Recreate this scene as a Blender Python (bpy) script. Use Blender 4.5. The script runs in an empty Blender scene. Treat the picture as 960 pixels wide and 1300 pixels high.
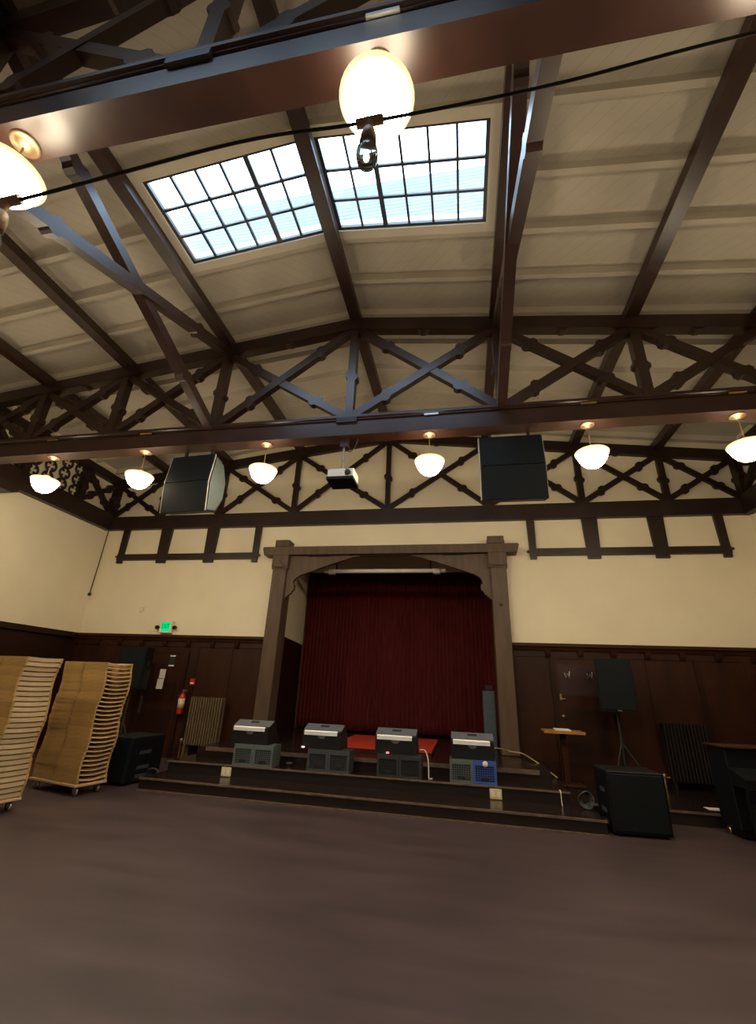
import bpy, math, random
from mathutils import Vector, Matrix
random.seed(7)
S = bpy.context.scene
COL = S.collection

# ------------------------------------------------------------------ materials
def nt(name):
    m = bpy.data.materials.new(name); m.use_nodes = True
    n = m.node_tree; n.nodes.clear()
    out = n.nodes.new('ShaderNodeOutputMaterial')
    return m, n, out
def mat(name, base, rough=.5, var=.15, scale=6, stretch=(1,1,1), bump=0., metal=0., spec=.5, coord='Object', detail=4):
    m, n, out = nt(name)
    b = n.nodes.new('ShaderNodeBsdfPrincipled')
    n.links.new(b.outputs[0], out.inputs[0])
    b.inputs['Roughness'].default_value = rough
    b.inputs['Metallic'].default_value = metal
    b.inputs['Specular IOR Level'].default_value = spec
    tc = n.nodes.new('ShaderNodeTexCoord'); mp = n.nodes.new('ShaderNodeMapping')
    mp.inputs['Scale'].default_value = stretch
    n.links.new(tc.outputs[coord], mp.inputs[0])
    no = n.nodes.new('ShaderNodeTexNoise'); no.inputs['Scale'].default_value = scale
    no.inputs['Detail'].default_value = detail
    n.links.new(mp.outputs[0], no.inputs['Vector'])
    cr = n.nodes.new('ShaderNodeValToRGB')
    lo = [max(0, c*(1-var)) for c in base]; hi = [c*(1+var) for c in base]
    cr.color_ramp.elements[0].position = .3; cr.color_ramp.elements[1].position = .7
    cr.color_ramp.elements[0].color = (*lo, 1); cr.color_ramp.elements[1].color = (*hi, 1)
    n.links.new(no.outputs['Fac'], cr.inputs[0]); n.links.new(cr.outputs[0], b.inputs['Base Color'])
    if bump:
        bu = n.nodes.new('ShaderNodeBump'); bu.inputs['Strength'].default_value = bump; bu.inputs['Distance'].default_value = .01
        n.links.new(no.outputs['Fac'], bu.inputs['Height']); n.links.new(bu.outputs[0], b.inputs['Normal'])
    return m
def emis(name, col, st):
    m, n, out = nt(name)
    e = n.nodes.new('ShaderNodeEmission'); e.inputs[0].default_value = (*col, 1); e.inputs[1].default_value = st
    n.links.new(e.outputs[0], out.inputs[0]); return m
def math_n(n, op, a, b=None):
    k = n.nodes.new('ShaderNodeMath'); k.operation = op
    for i, v in enumerate((a, b)):
        if v is None: continue
        if isinstance(v, (int, float)): k.inputs[i].default_value = v
        else: n.links.new(v, k.inputs[i])
    return k.outputs[0]
def line_mat(name, base, rough, expr, pitch, width, dark, var=.06, bump=.3, nscale=3, nstretch=(1,1,1), board_var=0.):
    """boards: grooves where frac(expr/pitch) < width; expr gives a socket from object x,y,z"""
    m = mat(name, base, rough, var, nscale, nstretch)
    n = m.node_tree
    b = next(x for x in n.nodes if x.type == 'BSDF_PRINCIPLED')
    cr = next(x for x in n.nodes if x.type == 'VALTORGB')
    tc = next(x for x in n.nodes if x.type == 'TEX_COORD')
    sp = n.nodes.new('ShaderNodeSeparateXYZ'); n.links.new(tc.outputs['Object'], sp.inputs[0])
    v = math_n(n, 'DIVIDE', expr(n, sp.outputs), pitch)
    f = math_n(n, 'FRACT', v)
    l = math_n(n, 'LESS_THAN', f, width)
    src = cr.outputs[0]
    if board_var:
        wn = n.nodes.new('ShaderNodeTexWhiteNoise'); wn.noise_dimensions = '1D'
        n.links.new(math_n(n, 'FLOOR', v), wn.inputs['W'])
        hs = n.nodes.new('ShaderNodeHueSaturation')
        n.links.new(math_n(n, 'ADD', math_n(n, 'MULTIPLY', wn.outputs['Value'], 2*board_var), 1-board_var), hs.inputs['Value'])
        n.links.new(src, hs.inputs['Color']); src = hs.outputs[0]
    mx = n.nodes.new('ShaderNodeMixRGB'); mx.inputs[2].default_value = (*[c*dark for c in base], 1)
    n.links.new(l, mx.inputs[0]); n.links.new(src, mx.inputs[1])
    n.links.new(mx.outputs[0], b.inputs['Base Color'])
    if bump:
        bu = n.nodes.new('ShaderNodeBump'); bu.invert = True; bu.inputs['Strength'].default_value = bump; bu.inputs['Distance'].default_value = .01
        n.links.new(l, bu.inputs['Height']); n.links.new(bu.outputs[0], b.inputs['Normal'])
    return m
def absxy(n, o): return math_n(n, 'ADD', math_n(n, 'ABSOLUTE', o[0]), o[1])

M = {}
M['plaster'] = mat('cream_plaster', (.76, .67, .49), .75, .03, 1.5, bump=.05, spec=.2)
M['ceil'] = line_mat('cream_boards', (.52, .465, .375), .6, absxy, .21, .035, .74, var=.03, bump=.2)
M['rafter'] = mat('cream_rafter_paint', (.50, .445, .355), .6, .04, 3)
M['timber'] = mat('dark_stained_timber', (.031, .0120, .0074), .34, .3, 3, (1, 1, 1), bump=.04, spec=.6)
M['timber2'] = mat('dark_timber_by_wall', (.022, .0105, .0075), .42, .25, 3, bump=.05, spec=.4)
M['post'] = mat('taupe_stage_timber', (.094, .060, .038), .5, .18, 3, (3, 3, .6), bump=.04, spec=.25)
M['panel'] = mat('brown_wainscot', (.031, .0095, .0038), .45, .3, 2.2, (2, 2, .5), bump=.04, spec=.22)
M['paneldk'] = mat('dark_wainscot', (.020, .0064, .0030), .45, .25, 2.2, (2, 2, .5), spec=.22)
M['step'] = mat('stage_step_wood', (.015, .0088, .0072), .22, .3, 4, (.4, 3, 3), spec=.5)
M['nosing'] = mat('worn_step_edge', (.13, .085, .06), .35, .4, 9, (1, 3, 3))
M['riser'] = mat('step_riser_wood', (.012, .0068, .0056), .4, .25, 4, (.4, 3, 3))
M['floor'] = line_mat('hall_floor_planks', (.056, .0365, .0365), .40, lambda n, o: o[1], .085, .03, .8, var=.26, bump=.05, nscale=1.6, nstretch=(.5, 1.8, 1), board_var=.05)
M['curtain'] = mat('dark_red_velvet', (.076, .0118, .0120), .95, .25, 9, (3, 3, .25), bump=.1, spec=.05)
M['red'] = mat('red_carpet', (.36, .035, .018), .9, .15, 20, spec=.1)
M['black'] = mat('black_speaker_paint', (.0055, .006, .0068), .5, .2, 30, bump=.05, spec=.18)
M['grille'] = mat('black_speaker_grille', (.006, .0085, .0100), .6, .2, 60, bump=.2, spec=.15)
M['ply'] = mat('pale_plywood_edge', (.36, .33, .27), .5, .15, 8)
M['grey'] = mat('grey_green_plastic', (.055, .066, .064), .5, .12, 14)
M['wedge'] = mat('charcoal_wedge_paint', (.008, .009, .010), .5, .15, 20)
M['wedgetop'] = mat('lit_top_and_cup_grey', (.10, .11, .125), .5, .1, 12)  # grey carries the light on the sloping wedge tops; also colours the cups
M['crategreen'] = mat('grey_green_crate', (.085, .105, .10), .5, .12, 14)
M['crategrey'] = mat('dark_grey_crate', (.045, .048, .052), .5, .12, 14)
M['cratebk'] = mat('black_crate', (.024, .025, .027), .5, .12, 14)
M['crateblue'] = mat('blue_crate', (.045, .085, .30), .45, .12, 14)
M['holeshade'] = mat('painted_recess_shade', (.006, .006, .007), .8, .1, 5)  # near-black colour standing for the shade in slots, recesses and crates
M['strip'] = mat('white_tape', (.92, .90, .86), .5, .03, 5)
M['white'] = mat('white_plastic', (.75, .72, .66), .4, .04, 5)
M['paper'] = mat('white_paper', (.80, .74, .66), .7, .04, 9)
M['chair'] = mat('honey_bent_plywood', (.41, .25, .085), .38, .16, 5, (1, 1, 12), bump=.03)
M['chairp'] = mat('pale_beech_slat', (.60, .39, .19), .4, .12, 6, (1, 1, 6))
M['chairw'] = mat('wide_beech_slat', (.50, .36, .20), .45, .12, 6, (1, 1, 6))  # separate beech tone for the wide slats
def vary(m, amt):
    n = M[m].node_tree; b = next(x for x in n.nodes if x.type == 'BSDF_PRINCIPLED'); cr = next(x for x in n.nodes if x.type == 'VALTORGB')
    oi = n.nodes.new('ShaderNodeObjectInfo'); hs = n.nodes.new('ShaderNodeHueSaturation')
    n.links.new(math_n(n, 'ADD', math_n(n, 'MULTIPLY', oi.outputs['Random'], 2*amt), 1-amt), hs.inputs['Value'])
    n.links.new(cr.outputs[0], hs.inputs['Color']); n.links.new(hs.outputs[0], b.inputs['Base Color'])
vary('chair', .16); vary('chairp', .15); vary('chairw', .15)
M['steel'] = mat('worn_steel', (.55, .53, .50), .3, .1, 12, metal=1)
M['bronze'] = mat('dull_bronze', (.30, .20, .11), .45, .12, 12, metal=.8)
M['brass'] = mat('aged_brass', (.70, .48, .24), .28, .12, 12, metal=1)
M['rubber'] = mat('black_rubber', (.015, .014, .014), .6, .1, 9)
M['radiator'] = mat('bronze_radiator_paint', (.105, .070, .034), .45, .15, 9)
M['extred'] = mat('extinguisher_red', (.50, .02, .02), .3, .06, 5)
M['label'] = mat('yellowed_label', (.62, .52, .30), .6, .06, 12)
M['oak'] = mat('orange_oak', (.36, .17, .05), .4, .18, 6, (1, 8, 1))
M['cable'] = mat('black_cable', (.012, .012, .012), .5, .1, 9)
M['tan'] = mat('tan_cable', (.42, .32, .15), .5, .08, 9)
M['whitecable'] = mat('white_cable', (.72, .66, .58), .5, .05, 9)
M['frame'] = mat('skylight_frame', (.035, .03, .032), .4, .1, 6)
M['casing'] = mat('cream_casing', (.68, .60, .47), .55, .04, 4)
M['louver'] = mat('pale_blue_louver', (.50, .57, .61), .5, .06, 3)
M['greyblue'] = mat('blue_grey_speaker', (.075, .10, .125), .5, .12, 14)
M['socket'] = mat('brown_socket', (.36, .24, .14), .5, .1, 9)
M['signbox'] = mat('cream_sign_housing', (.72, .66, .50), .5, .04, 6)
M['exit'] = emis('exit_green_face', (.0, .80, .22), 1.0)
M['exitdk'] = emis('exit_letters', (.0, .36, .10), .45)
M['lamp'] = emis('lit_opal_glass', (1.0, .83, .58), 98)
M['lampdome'] = emis('lit_upper_glass', (1.0, .83, .58), 34)
M['lamprim'] = emis('lit_glass_rim', (1.0, .84, .46), 1.25)
M['led'] = emis('red_led', (1.0, .12, .16), 3)
M['ledw'] = emis('white_led', (1.0, .95, .9), 1.5)
M['grey_screen'] = mat('grey_screen_case', (.66, .62, .56), .5, .05, 6)
def glass(name, col, tw, gl_rough=.05):
    m, n, out = nt(name)
    t = n.nodes.new('ShaderNodeBsdfTransparent'); t.inputs[0].default_value = (*col, 1)
    g = n.nodes.new('ShaderNodeBsdfGlossy'); g.inputs['Roughness'].default_value = gl_rough
    mx = n.nodes.new('ShaderNodeMixShader'); mx.inputs[0].default_value = tw
    n.links.new(t.outputs[0], mx.inputs[1]); n.links.new(g.outputs[0], mx.inputs[2]); n.links.new(mx.outputs[0], out.inputs[0])
    return m
M['pane'] = glass('window_pane', (.93, .97, 1.0), .002)
def clear_glass(name):
    m, n, out = nt(name)
    g = n.nodes.new('ShaderNodeBsdfGlass'); g.inputs['IOR'].default_value = 1.16; g.inputs['Roughness'].default_value = .02
    g.inputs['Color'].default_value = (.85, .95, 1, 1); n.links.new(g.outputs[0], out.inputs[0]); return m
M['bulb'] = clear_glass('clear_bulb_glass')
M['radiator_dimmed'] = mat('dimmed_radiator_paint', (.012, .009, .007), .6, .15, 9, spec=.15)  # radiator colour darkened to stand for light falling off at the right

# ------------------------------------------------------------------ mesh builder
class MB:
    def __init__(s): s.v = []; s.f = []; s.sm = []; s.mi = []; s.cur = 0; s.T = Matrix()
    def add(s, vs, fs, smooth=False):
        b = len(s.v); s.v += [tuple(s.T @ Vector(p)) for p in vs]
        for f in fs: s.f.append([b+i for i in f]); s.sm.append(smooth); s.mi.append(s.cur)
        return s
    def box(s, x0, x1, y0, y1, z0, z1, bev=0.):
        if bev <= 0:
            vs = [(x, y, z) for z in (z0, z1) for y in (y0, y1) for x in (x0, x1)]
            return s.add(vs, [(0,2,3,1),(4,5,7,6),(0,1,5,4),(2,6,7,3),(0,4,6,2),(1,3,7,5)])
        b = min(bev, (x1-x0)/2.01, (y1-y0)/2.01, (z1-z0)/2.01)
        poly = [(x0+b,y0),(x1-b,y0),(x1,y0+b),(x1,y1-b),(x1-b,y1),(x0+b,y1),(x0,y1-b),(x0,y0+b)]
        inn = [(x0+b+b*.4,y0+b),(x1-b-b*.4,y0+b),(x1-b,y0+b+b*.4),(x1-b,y1-b-b*.4),(x1-b-b*.4,y1-b),(x0+b+b*.4,y1-b),(x0+b,y1-b-b*.4),(x0+b,y0+b+b*.4)]
        vs = [(*p, z0) for p in inn]+[(*p, z0+b) for p in poly]+[(*p, z1-b) for p in poly]+[(*p, z1) for p in inn]
        fs = [list(range(7,-1,-1)), list(range(24,32))]
        for k in range(3):
            for i in range(8): j = (i+1) % 8; fs.append((k*8+i, k*8+j, k*8+8+j, k*8+8+i))
        return s.add(vs, fs)
    def prism(s, poly, axis, a, b):
        """polygon in the plane normal to axis (x:(y,z) y:(x,z) z:(x,y)), extruded a..b"""
        def P(p, t): return {'x': (t, p[0], p[1]), 'y': (p[0], t, p[1]), 'z': (p[0], p[1], t)}[axis]
        n = len(poly); vs = [P(p, a) for p in poly]+[P(p, b) for p in poly]
        ar = sum(poly[i][0]*poly[(i+1)%n][1]-poly[(i+1)%n][0]*poly[i][1] for i in range(n))
        fl = (ar > 0) != (axis == 'y')
        A = list(range(n)); B = [n+i for i in range(n)]
        fs = [A[::-1] if fl else A, B if fl else B[::-1]]
        for i in range(n):
            j = (i+1) % n; q = (i, j, n+j, n+i); fs.append(q if fl else q[::-1])
        return s.add(vs, fs)
    def tube(s, pts, r, n=8, caps=True):
        pts = [Vector(p) for p in pts]; rings = []; vs = []
        up = Vector((0,0,1)); prev = None
        for i, p in enumerate(pts):
            d = (pts[min(i+1, len(pts)-1)]-pts[max(i-1, 0)]).normalized()
            if prev is None:
                a = d.cross(up if abs(d.z) < .9 else Vector((1,0,0))).normalized()
            else: a = (prev-d*prev.dot(d)).normalized()
            prev = a; c = d.cross(a)
            rr = r[i] if isinstance(r, (list, tuple)) else r
            for k in range(n):
                t = 2*math.pi*k/n; vs.append(tuple(p+(a*math.cos(t)+c*math.sin(t))*rr))
        fs = []
        for i in range(len(pts)-1):
            for k in range(n):
                l = (k+1) % n; fs.append((i*n+k, i*n+l, i*n+n+l, i*n+n+k))
        s.add(vs, fs, True)
        if caps:
            b = len(pts)-1
            s.add(vs[:n], [list(range(n))[::-1]]); s.add(vs[b*n:], [list(range(n))])
        return s
    def lathe(s, prof, cx=0, cy=0, n=24, axis='z'):
        vs = []; fs = []
        for (r, z) in prof:
            for k in range(n):
                t = 2*math.pi*k/n; a, b = r*math.cos(t), r*math.sin(t)
                vs.append((cx+a, cy+b, z) if axis == 'z' else ((cx+a, z, cy+b) if axis == 'y' else (z, cx+a, cy+b)))
        for i in range(len(prof)-1):
            for k in range(n):
                l = (k+1) % n; fs.append((i*n+k, i*n+l, i*n+n+l, i*n+n+k))
        if prof[0][0] > 1e-4: fs.append(list(range(n))[::-1])
        if prof[-1][0] > 1e-4: fs.append([(len(prof)-1)*n+k for k in range(n)])
        return s.add(vs, fs, True)
    def build(s, name, m, parent=None, loc=None):
        me = bpy.data.meshes.new(name)
        me.from_pydata(s.v, [], s.f)
        for k in (m if isinstance(m, (list, tuple)) else [m]): me.materials.append(M[k] if isinstance(k, str) else k)
        me.polygons.foreach_set('use_smooth', s.sm); me.polygons.foreach_set('material_index', s.mi)
        import bmesh
        bm = bmesh.new(); bm.from_mesh(me); (bmesh.ops.remove_doubles(bm, verts=bm.verts, dist=1e-5) if all(s.sm) else None)
        bmesh.ops.recalc_face_normals(bm, faces=bm.faces); bm.to_mesh(me); bm.free()
        o = bpy.data.objects.new(name, me); COL.objects.link(o)
        if parent: o.parent = parent
        if loc: o.location = loc
        return o
def tag(o, label, cat, group=None, kind=None):
    if label: o['label'] = label
    if cat: o['category'] = cat
    if group: o['group'] = group
    if kind: o['kind'] = kind
    return o
def empty(name, label, cat, loc=(0,0,0), rz=0., group=None):
    o = bpy.data.objects.new(name, None); COL.objects.link(o); o.empty_display_size = .1
    o.location = loc; o.rotation_euler = (0, 0, rz)
    return tag(o, label, cat, group)
def struct(o): o['kind'] = 'structure'; return o
def kids(o): return [c for c in bpy.data.objects if c.parent == o]
def copy_tree(o, parent=None):
    c = o.copy(); COL.objects.link(c)
    if parent: c.parent = parent
    for ch in kids(o): copy_tree(ch, c)
    return c
def dup(o, loc, label, rz=None):
    c = copy_tree(o); c.location = loc; c['label'] = label
    if rz is not None: c.rotation_euler = (0, 0, rz)
    return c
def BOX(*a, **k): return MB().box(*a, **k)

# ------------------------------------------------------------------ room dimensions (X across, Y towards the stage, Z up; camera above the origin line)
XW, YB, YF = 7.84, -6.5, 10.0
ZB = 5.29                               # underside of the tie beams
def zc(x): return 8.05-.13*abs(x)        # ceiling boards
def zr(x): return 7.92-.13*abs(x)       # rafter underside
def zp(x): return 7.75-.13*abs(x)       # purlin underside

struct(BOX(-XW-.2, XW+.2, YB-.2, YF+.2, -.2, 0).build('floor', 'floor'))
# side walls, rear wall
struct(BOX(-XW-.2, -XW, YB-.2, YF+.2, 0, 8.1).build('wall_left', 'plaster'))
struct(BOX(XW, XW+.2, YB-.2, YF+.2, 0, 8.1).build('wall_right', 'plaster'))
struct(BOX(-XW, XW, YB-.2, YB, 0, 8.1).build('wall_back', 'plaster'))
# stage wall with the proscenium opening x -2.36..2.36, z .495..4.75
w = MB()
w.box(-XW, -2.47, YF, YF+.2, 0, 8.1); w.box(2.47, XW, YF, YF+.2, 0, 8.1); w.box(-2.47, 2.47, YF, YF+.2, 4.6, 8.1); w.box(-2.47, 2.47, YF, YF+.2, 0, .49)
struct(w.build('wall_front', 'plaster'))
# stage house behind the opening
w = MB()
w.prism([(-2.46, 10.2), (-2.79, 12.5), (-2.79, 13.2), (-3.0, 13.2), (-3.0, 10.2)], 'z', .4, 5.4)
struct(w.build('wall_stage_left', 'plaster'))
w = MB(); w.prism([(2.46, 10.2), (2.79, 12.5), (2.79, 13.2), (3.0, 13.2), (3.0, 10.2)], 'z', .4, 5.4)
struct(w.build('wall_stage_right', 'plaster'))
struct(BOX(-2.78, 2.78, 12.27, 12.32, 4.66, 5.4).build('wall_stage_header', 'plaster'))
struct(BOX(-3, 3, 13.2, 13.4, .4, 5.4).build('wall_stage_back', 'paneldk'))
struct(BOX(-3, 3, 10.2, 13.4, 5.4, 5.5).build('ceiling_stage', 'paneldk'))
w = MB(); w.prism([(-2.44, 10.2), (-2.775, 12.5), (-2.79, 12.5), (-2.47, 10.2)], 'z', .495, 2.62)
struct(w.build('trim_1', 'paneldk'))

# ceiling: two slopes of boards with rectangular skylight holes
def slope(sg):
    m = MB()
    xs = [0, .088, 2.252, XW+.2]
    ys = [YB-.2, -1.442, -.178, 3.048, 4.312, YF+.2]
    for i in range(3):
        for j in range(5):
            if i == 1 and j in (1, 3): continue
            q = [(xs[i], ys[j]), (xs[i+1], ys[j]), (xs[i+1], ys[j+1]), (xs[i], ys[j+1])]
            vs = [(sg*x, y, zc(x)) for x, y in q]+[(sg*x, y, zc(x)+.08) for x, y in q]
            m.add(vs, [(0,1,2,3), (7,6,5,4), (0,4,5,1), (1,5,6,2), (2,6,7,3), (3,7,4,0)])
    return m
CEIL = {1: struct(slope(1).build('ceiling', 'ceil')), -1: struct(slope(-1).build('ceiling', 'ceil'))}
# rafters (cream, across the room, both slopes)
RY = [1.48+.748*k for k in range(-9, 12)]
for y in RY:
    cut = (3.06 < y < 4.3) or (-1.43 < y < -.19)
    for sg in (-1, 1):
        a = 2.42 if cut else 0
        poly = [(sg*a, zr(a)), (sg*XW, zr(XW)), (sg*XW, zc(XW)+.01), (sg*a, zc(a)+.01)]
        MB().prism(poly, 'y', y-.04, y+.04).build('rafter', 'rafter', CEIL[sg])

# ------------------------------------------------------------------ skylights
def skylight(nm, sg, y0, label):
    y1 = y0+1.24
    root = bpy.data.objects.new(nm, None); COL.objects.link(root); root.location = (0, 0, 0); struct(root)
    x0, x1 = .10, 2.24
    def slab(m, xa, xb, ya, yb, d0, d1):
        q = [(xa, ya), (xb, ya), (xb, yb), (xa, yb)]
        vs = [(sg*x, y, zc(x)-.05+d0) for x, y in q]+[(sg*x, y, zc(x)-.05+d1) for x, y in q]
        m.add(vs, [(0,1,2,3), (7,6,5,4), (0,4,5,1), (1,5,6,2), (2,6,7,3), (3,7,4,0)])
    c = MB()                                        # cream casing around the opening
    slab(c, x0, x1+.15, y0-.13, y0, -.10, .14); slab(c, x0, x1+.15, y1, y1+.13, -.10, .14)
    slab(c, x1, x1+.15, y0, y1, -.10, .14)
    c.build('casing', 'casing', root)
    f = MB()
    slab(f, x0, x0+.05, y0, y1, -.07, -.02); slab(f, x1-.045, x1, y0, y1, -.07, -.02)
    slab(f, x0, x1, y0, y0+.04, -.07, -.02); slab(f, x0, x1, y1-.04, y1, -.07, -.02)
    f.build('frame', 'frame', root)
    xa, xb, ya, yb = x0+.03, x1-.03, y0+.03, y1-.03
    for k in range(1, 6):
        x = xa+(xb-xa)*k/6; h = .032 if k == 2 else .0155
        b = MB(); slab(b, x-h, x+h, ya, yb, -.065, -.025); b.build('glazing_bar', 'frame', root)
    for k in range(1, 3):
        y = ya+(yb-ya)*k/3; b = MB(); slab(b, xa, xb, y-.017, y+.017, -.062, -.028); b.build('glazing_bar', 'frame', root)
    p = MB()
    q = [(xa, ya), (xb, ya), (xb, yb), (xa, yb)]; slab(p, xa, xb, ya, yb, -.05, -.045)
    p.build('glass', 'pane', root)
    return root
skylight('window_1', -1, 3.06, ''); skylight('window_2', 1, 3.06, '')
skylight('window_3', -1, -1.43, ''); skylight('window_4', 1, -1.43, '')
# ribbed pale blue screen standing on the roof behind the skylights
sc = empty('roof_screen', 'pale blue ribbed screen seen through the skylight panes above the roof', 'screen', (0, 4.75, 8.0))
b = MB()
for k in range(19):
    z = .12+k*.085
    b.prism([(0, z), (.05, z), (.09, z+.05), (.09, z+.08), (.04, z+.07)], 'x', -5.2, 5.2)
b.build('louver_blades', 'louver', sc)
MB().prism([(0, .14), (0, .26), (5.2, .26), (5.2, -.535), ], 'y', .02, .07).build('skirt', 'louver', sc)
MB().prism([(0, .14), (-5.2, -.535), (-5.2, .26), (0, .26)], 'y', .02, .07).build('skirt', 'louver', sc)
b = MB()
for x in (-5.2, 0, 5.2): b.box(x-.04, x+.04, .09, .15, .14-.13*abs(x), 1.72)
b.build('frame', 'louver', sc)

# ------------------------------------------------------------------ trusses
NODES = [-XW+.06, -6.3, -4.53, -2.45, 0, 2.45, 4.53, 6.3, XW-.06]
def member(p, q, wd, ya, yb, bumps=(), bh=.042, e=.0):
    """timber from p to q in the x-z plane, with pointed cusps on both edges"""
    p = Vector(p); q = Vector(q); d = (q-p); L = d.length; d /= L; nrm = Vector((-d.y, d.x))
    def side(sg):
        pts = [(-e, 0)]
        for i, t in enumerate(bumps):
            s = t*L+(.03 if sg > 0 else -.03)
            pts += [(s-.085, 0), (s-.06, .016), (s-.035, bh), (s+.03, bh), (s+.055, .016), (s+.085, 0)]
        pts.append((L+e, 0))
        return [p+d*s+nrm*sg*(wd/2+h) for s, h in pts]
    poly = side(1)+side(-1)[::-1]
    return MB().prism([(v.x, v.y) for v in poly], 'y', ya, yb)
def truss(label, y, fr, bk, mk, tw, wall=False, zadd=0.):
    """fr/bk: front and back of the tie beam relative to y"""
    r = empty('roof_truss', label, 'truss', (0, y, ZB))
    zt = lambda x: 7.80-.13*abs(x)-ZB+zadd
    # tie beam with its stepped upper moulding
    if wall:
        BOX(-XW, XW, fr, bk, 0, .37).build('bottom_chord', mk, r)
    else:
        prof = [(fr, 0), (bk, 0), (bk, .25), (bk+.02, .25), (bk+.02, .36), (fr-.03, .36), (fr-.03, .315), (fr-.008, .305), (fr-.008, .285), (fr+.02, .275), (fr+.02, .25), (fr, .24)]
        MB().prism(prof, 'x', -XW, XW).build('bottom_chord', mk, r)
    tf, tb = (fr, bk) if wall else (-.085, .085)
    for sg in (-1, 1):
        h = .25
        poly = [(0, zt(0)), (sg*XW, zt(XW)), (sg*XW, zt(XW)-h), (0, zt(0)-h)]
        c = MB().prism(poly, 'y', tf, tb)
        for a, b in ((0, 2.45), (2.45, 4.53), (4.53, 6.3)):
            x = (a+b)/2; z = zt(x)-h
            c.prism([(sg*(x-.09), z+.012), (sg*(x-.03), z-.035), (sg*(x+.03), z-.035), (sg*(x+.09), z-.012)][::sg], 'y', tf+.02, tb-.02)
        c.build('top_chord', mk, r)
    zb = .36
    for i, x in enumerate(NODES):
        m_ = member((x, zb-.02), (x, zt(x)-.2), tw*(1.0 if i == 4 else 1.1), tf+.012, tb-.012, (.45,))
        m_.build('post', mk, r)
    for i in range(8):
        a, b = NODES[i], NODES[i+1]
        s = 1 if b > 0 else -1
        pa, pb = (a, zb+.02), (b, zb+.02); qa, qb = (a, zt(a)-.2), (b, zt(b)-.2)
        bump = (.25, .75) if i not in (0, 7) else (.27, .73)
        member(pa, qb, tw, tf+.025, tb-.03, bump).build('brace', mk, r)
        member(qa, pb, tw, tf+.035, tb-.02, bump).build('brace', mk, r)
    return r
T1Y, T2Y = 5.97, 1.48
t1 = truss('dark timber roof truss spanning the hall above the row of six lit pendant lamps', T1Y, -.13, .13, 'timber', .135)
# small metal plates let into the tie beam
def plates(r):
    BOX(-.17, .17, -.165, -.128, .225, .31).build('strap', 'rubber', r)
    for x in (1.36, 3.66, -3.66, 5.6, -5.6):
        BOX(x-.11, x+.11, -.150, -.12, .262, .295).build('strap', 'steel' if x > 1.2 and x < 2 else 'brass', r)
plates(t1)
t2 = dup(t1, (0, T2Y, ZB), 'nearest dark roof truss crossing the top of the view, its tie beam lit from below')
t3 = dup(t1, (0, T2Y-4.49, ZB), 'dark roof truss behind the photographer, out of the view')
t0 = truss('dark timber truss set flat against the cream stage wall above the stage', 9.90, -.02, .10, 'timber2', .12, wall=True, zadd=.03)

# wall-side timber frames (along the side walls)
def side_frame(sg, label):
    r = empty('wall_truss', label, 'truss', (sg*XW, 10, ZB))
    a, b = (0, .16) if sg < 0 else (-.16, 0)
    T = Matrix.Rotation(math.radians(90), 4, 'Z')    # member() draws in x-z: turn it to y-z
    def put(mb, name):
        mb.v = [(y if True else 0, x, z) for x, y, z in mb.v]; return mb.build(name, 'timber2', r)
    BOX(a, b, YB-10, -.1, -.02, .42).build('bottom_chord', 'timber2', r)
    BOX(a, b, YB-10, -.1, 1.28, 1.50).build('top_chord', 'timber2', r)
    posts = [-.18, -1.3, -2.85, -3.95, -5.2, -6.6, -8.0, -8.6, -10.2, -11.8, -13.2]
    for p in posts: put(member((p, .4), (p, 1.3), .17, a+.02*(sg < 0), b-.02*(sg > 0), (.45,)), 'post')
    for i in range(len(posts)-1):
        p, q = posts[i], posts[i+1]
        if i in (1, 5, 8):                            # pierced quatrefoil panel
            m_ = MB(); cy, cz, y0 = (p+q)/2, .85, (a+b)/2
            n_ = 4; wdt = abs(q-p)
            for u in range(n_):
                for v in range(3):
                    yy = min(p, q)+wdt*(u+.5)/n_; zz = .42+.87*(v+.5)/3
                    rr = .135
                    m_.tube([(y0, yy+rr*math.cos(t*math.pi/8), zz+rr*math.sin(t*math.pi/8)) for t in range(17)], .026, 6, False)
                    for k in range(4):
                        t = math.pi/4+k*math.pi/2
                        m_.prism([(yy+rr*math.cos(t-.3), zz+rr*math.sin(t-.3)), (yy+.045*math.cos(t), zz+.045*math.sin(t)), (yy+rr*math.cos(t+.3), zz+rr*math.sin(t+.3))], 'x', y0-.02, y0+.02)
            m_.build('pierced_panel', 'timber2', r)
        else:
            put(member((p, .42), (q, 1.3), .12, a+.03, b-.03, (.27, .73)), 'brace'); put(member((p, 1.3), (q, .42), .12, a+.04, b-.02, (.27, .73)), 'brace')
    # bolsters under the ends of the two tie beams
    for yy in (T1Y, T2Y):
        z0 = -.24
        prof = [(yy-10-1.0, z0+.22), (yy-10-1.0, z0+.1), (yy-10-.9, z0), (yy-10+.9, z0), (yy-10+.93, z0+.05), (yy-10+1.0, z0+.05), (yy-10+1.0, z0+.22)]
        c0, c1 = (0, .42) if sg < 0 else (-.42, 0)
        MB().prism(prof, 'x', c0, c1).build('bolster', 'timber2', r)
    return r
side_frame(-1, 'dark pierced timber frame along the top of the left wall')
side_frame(1, 'dark timber frame along the top of the right wall at the photo edge')

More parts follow.
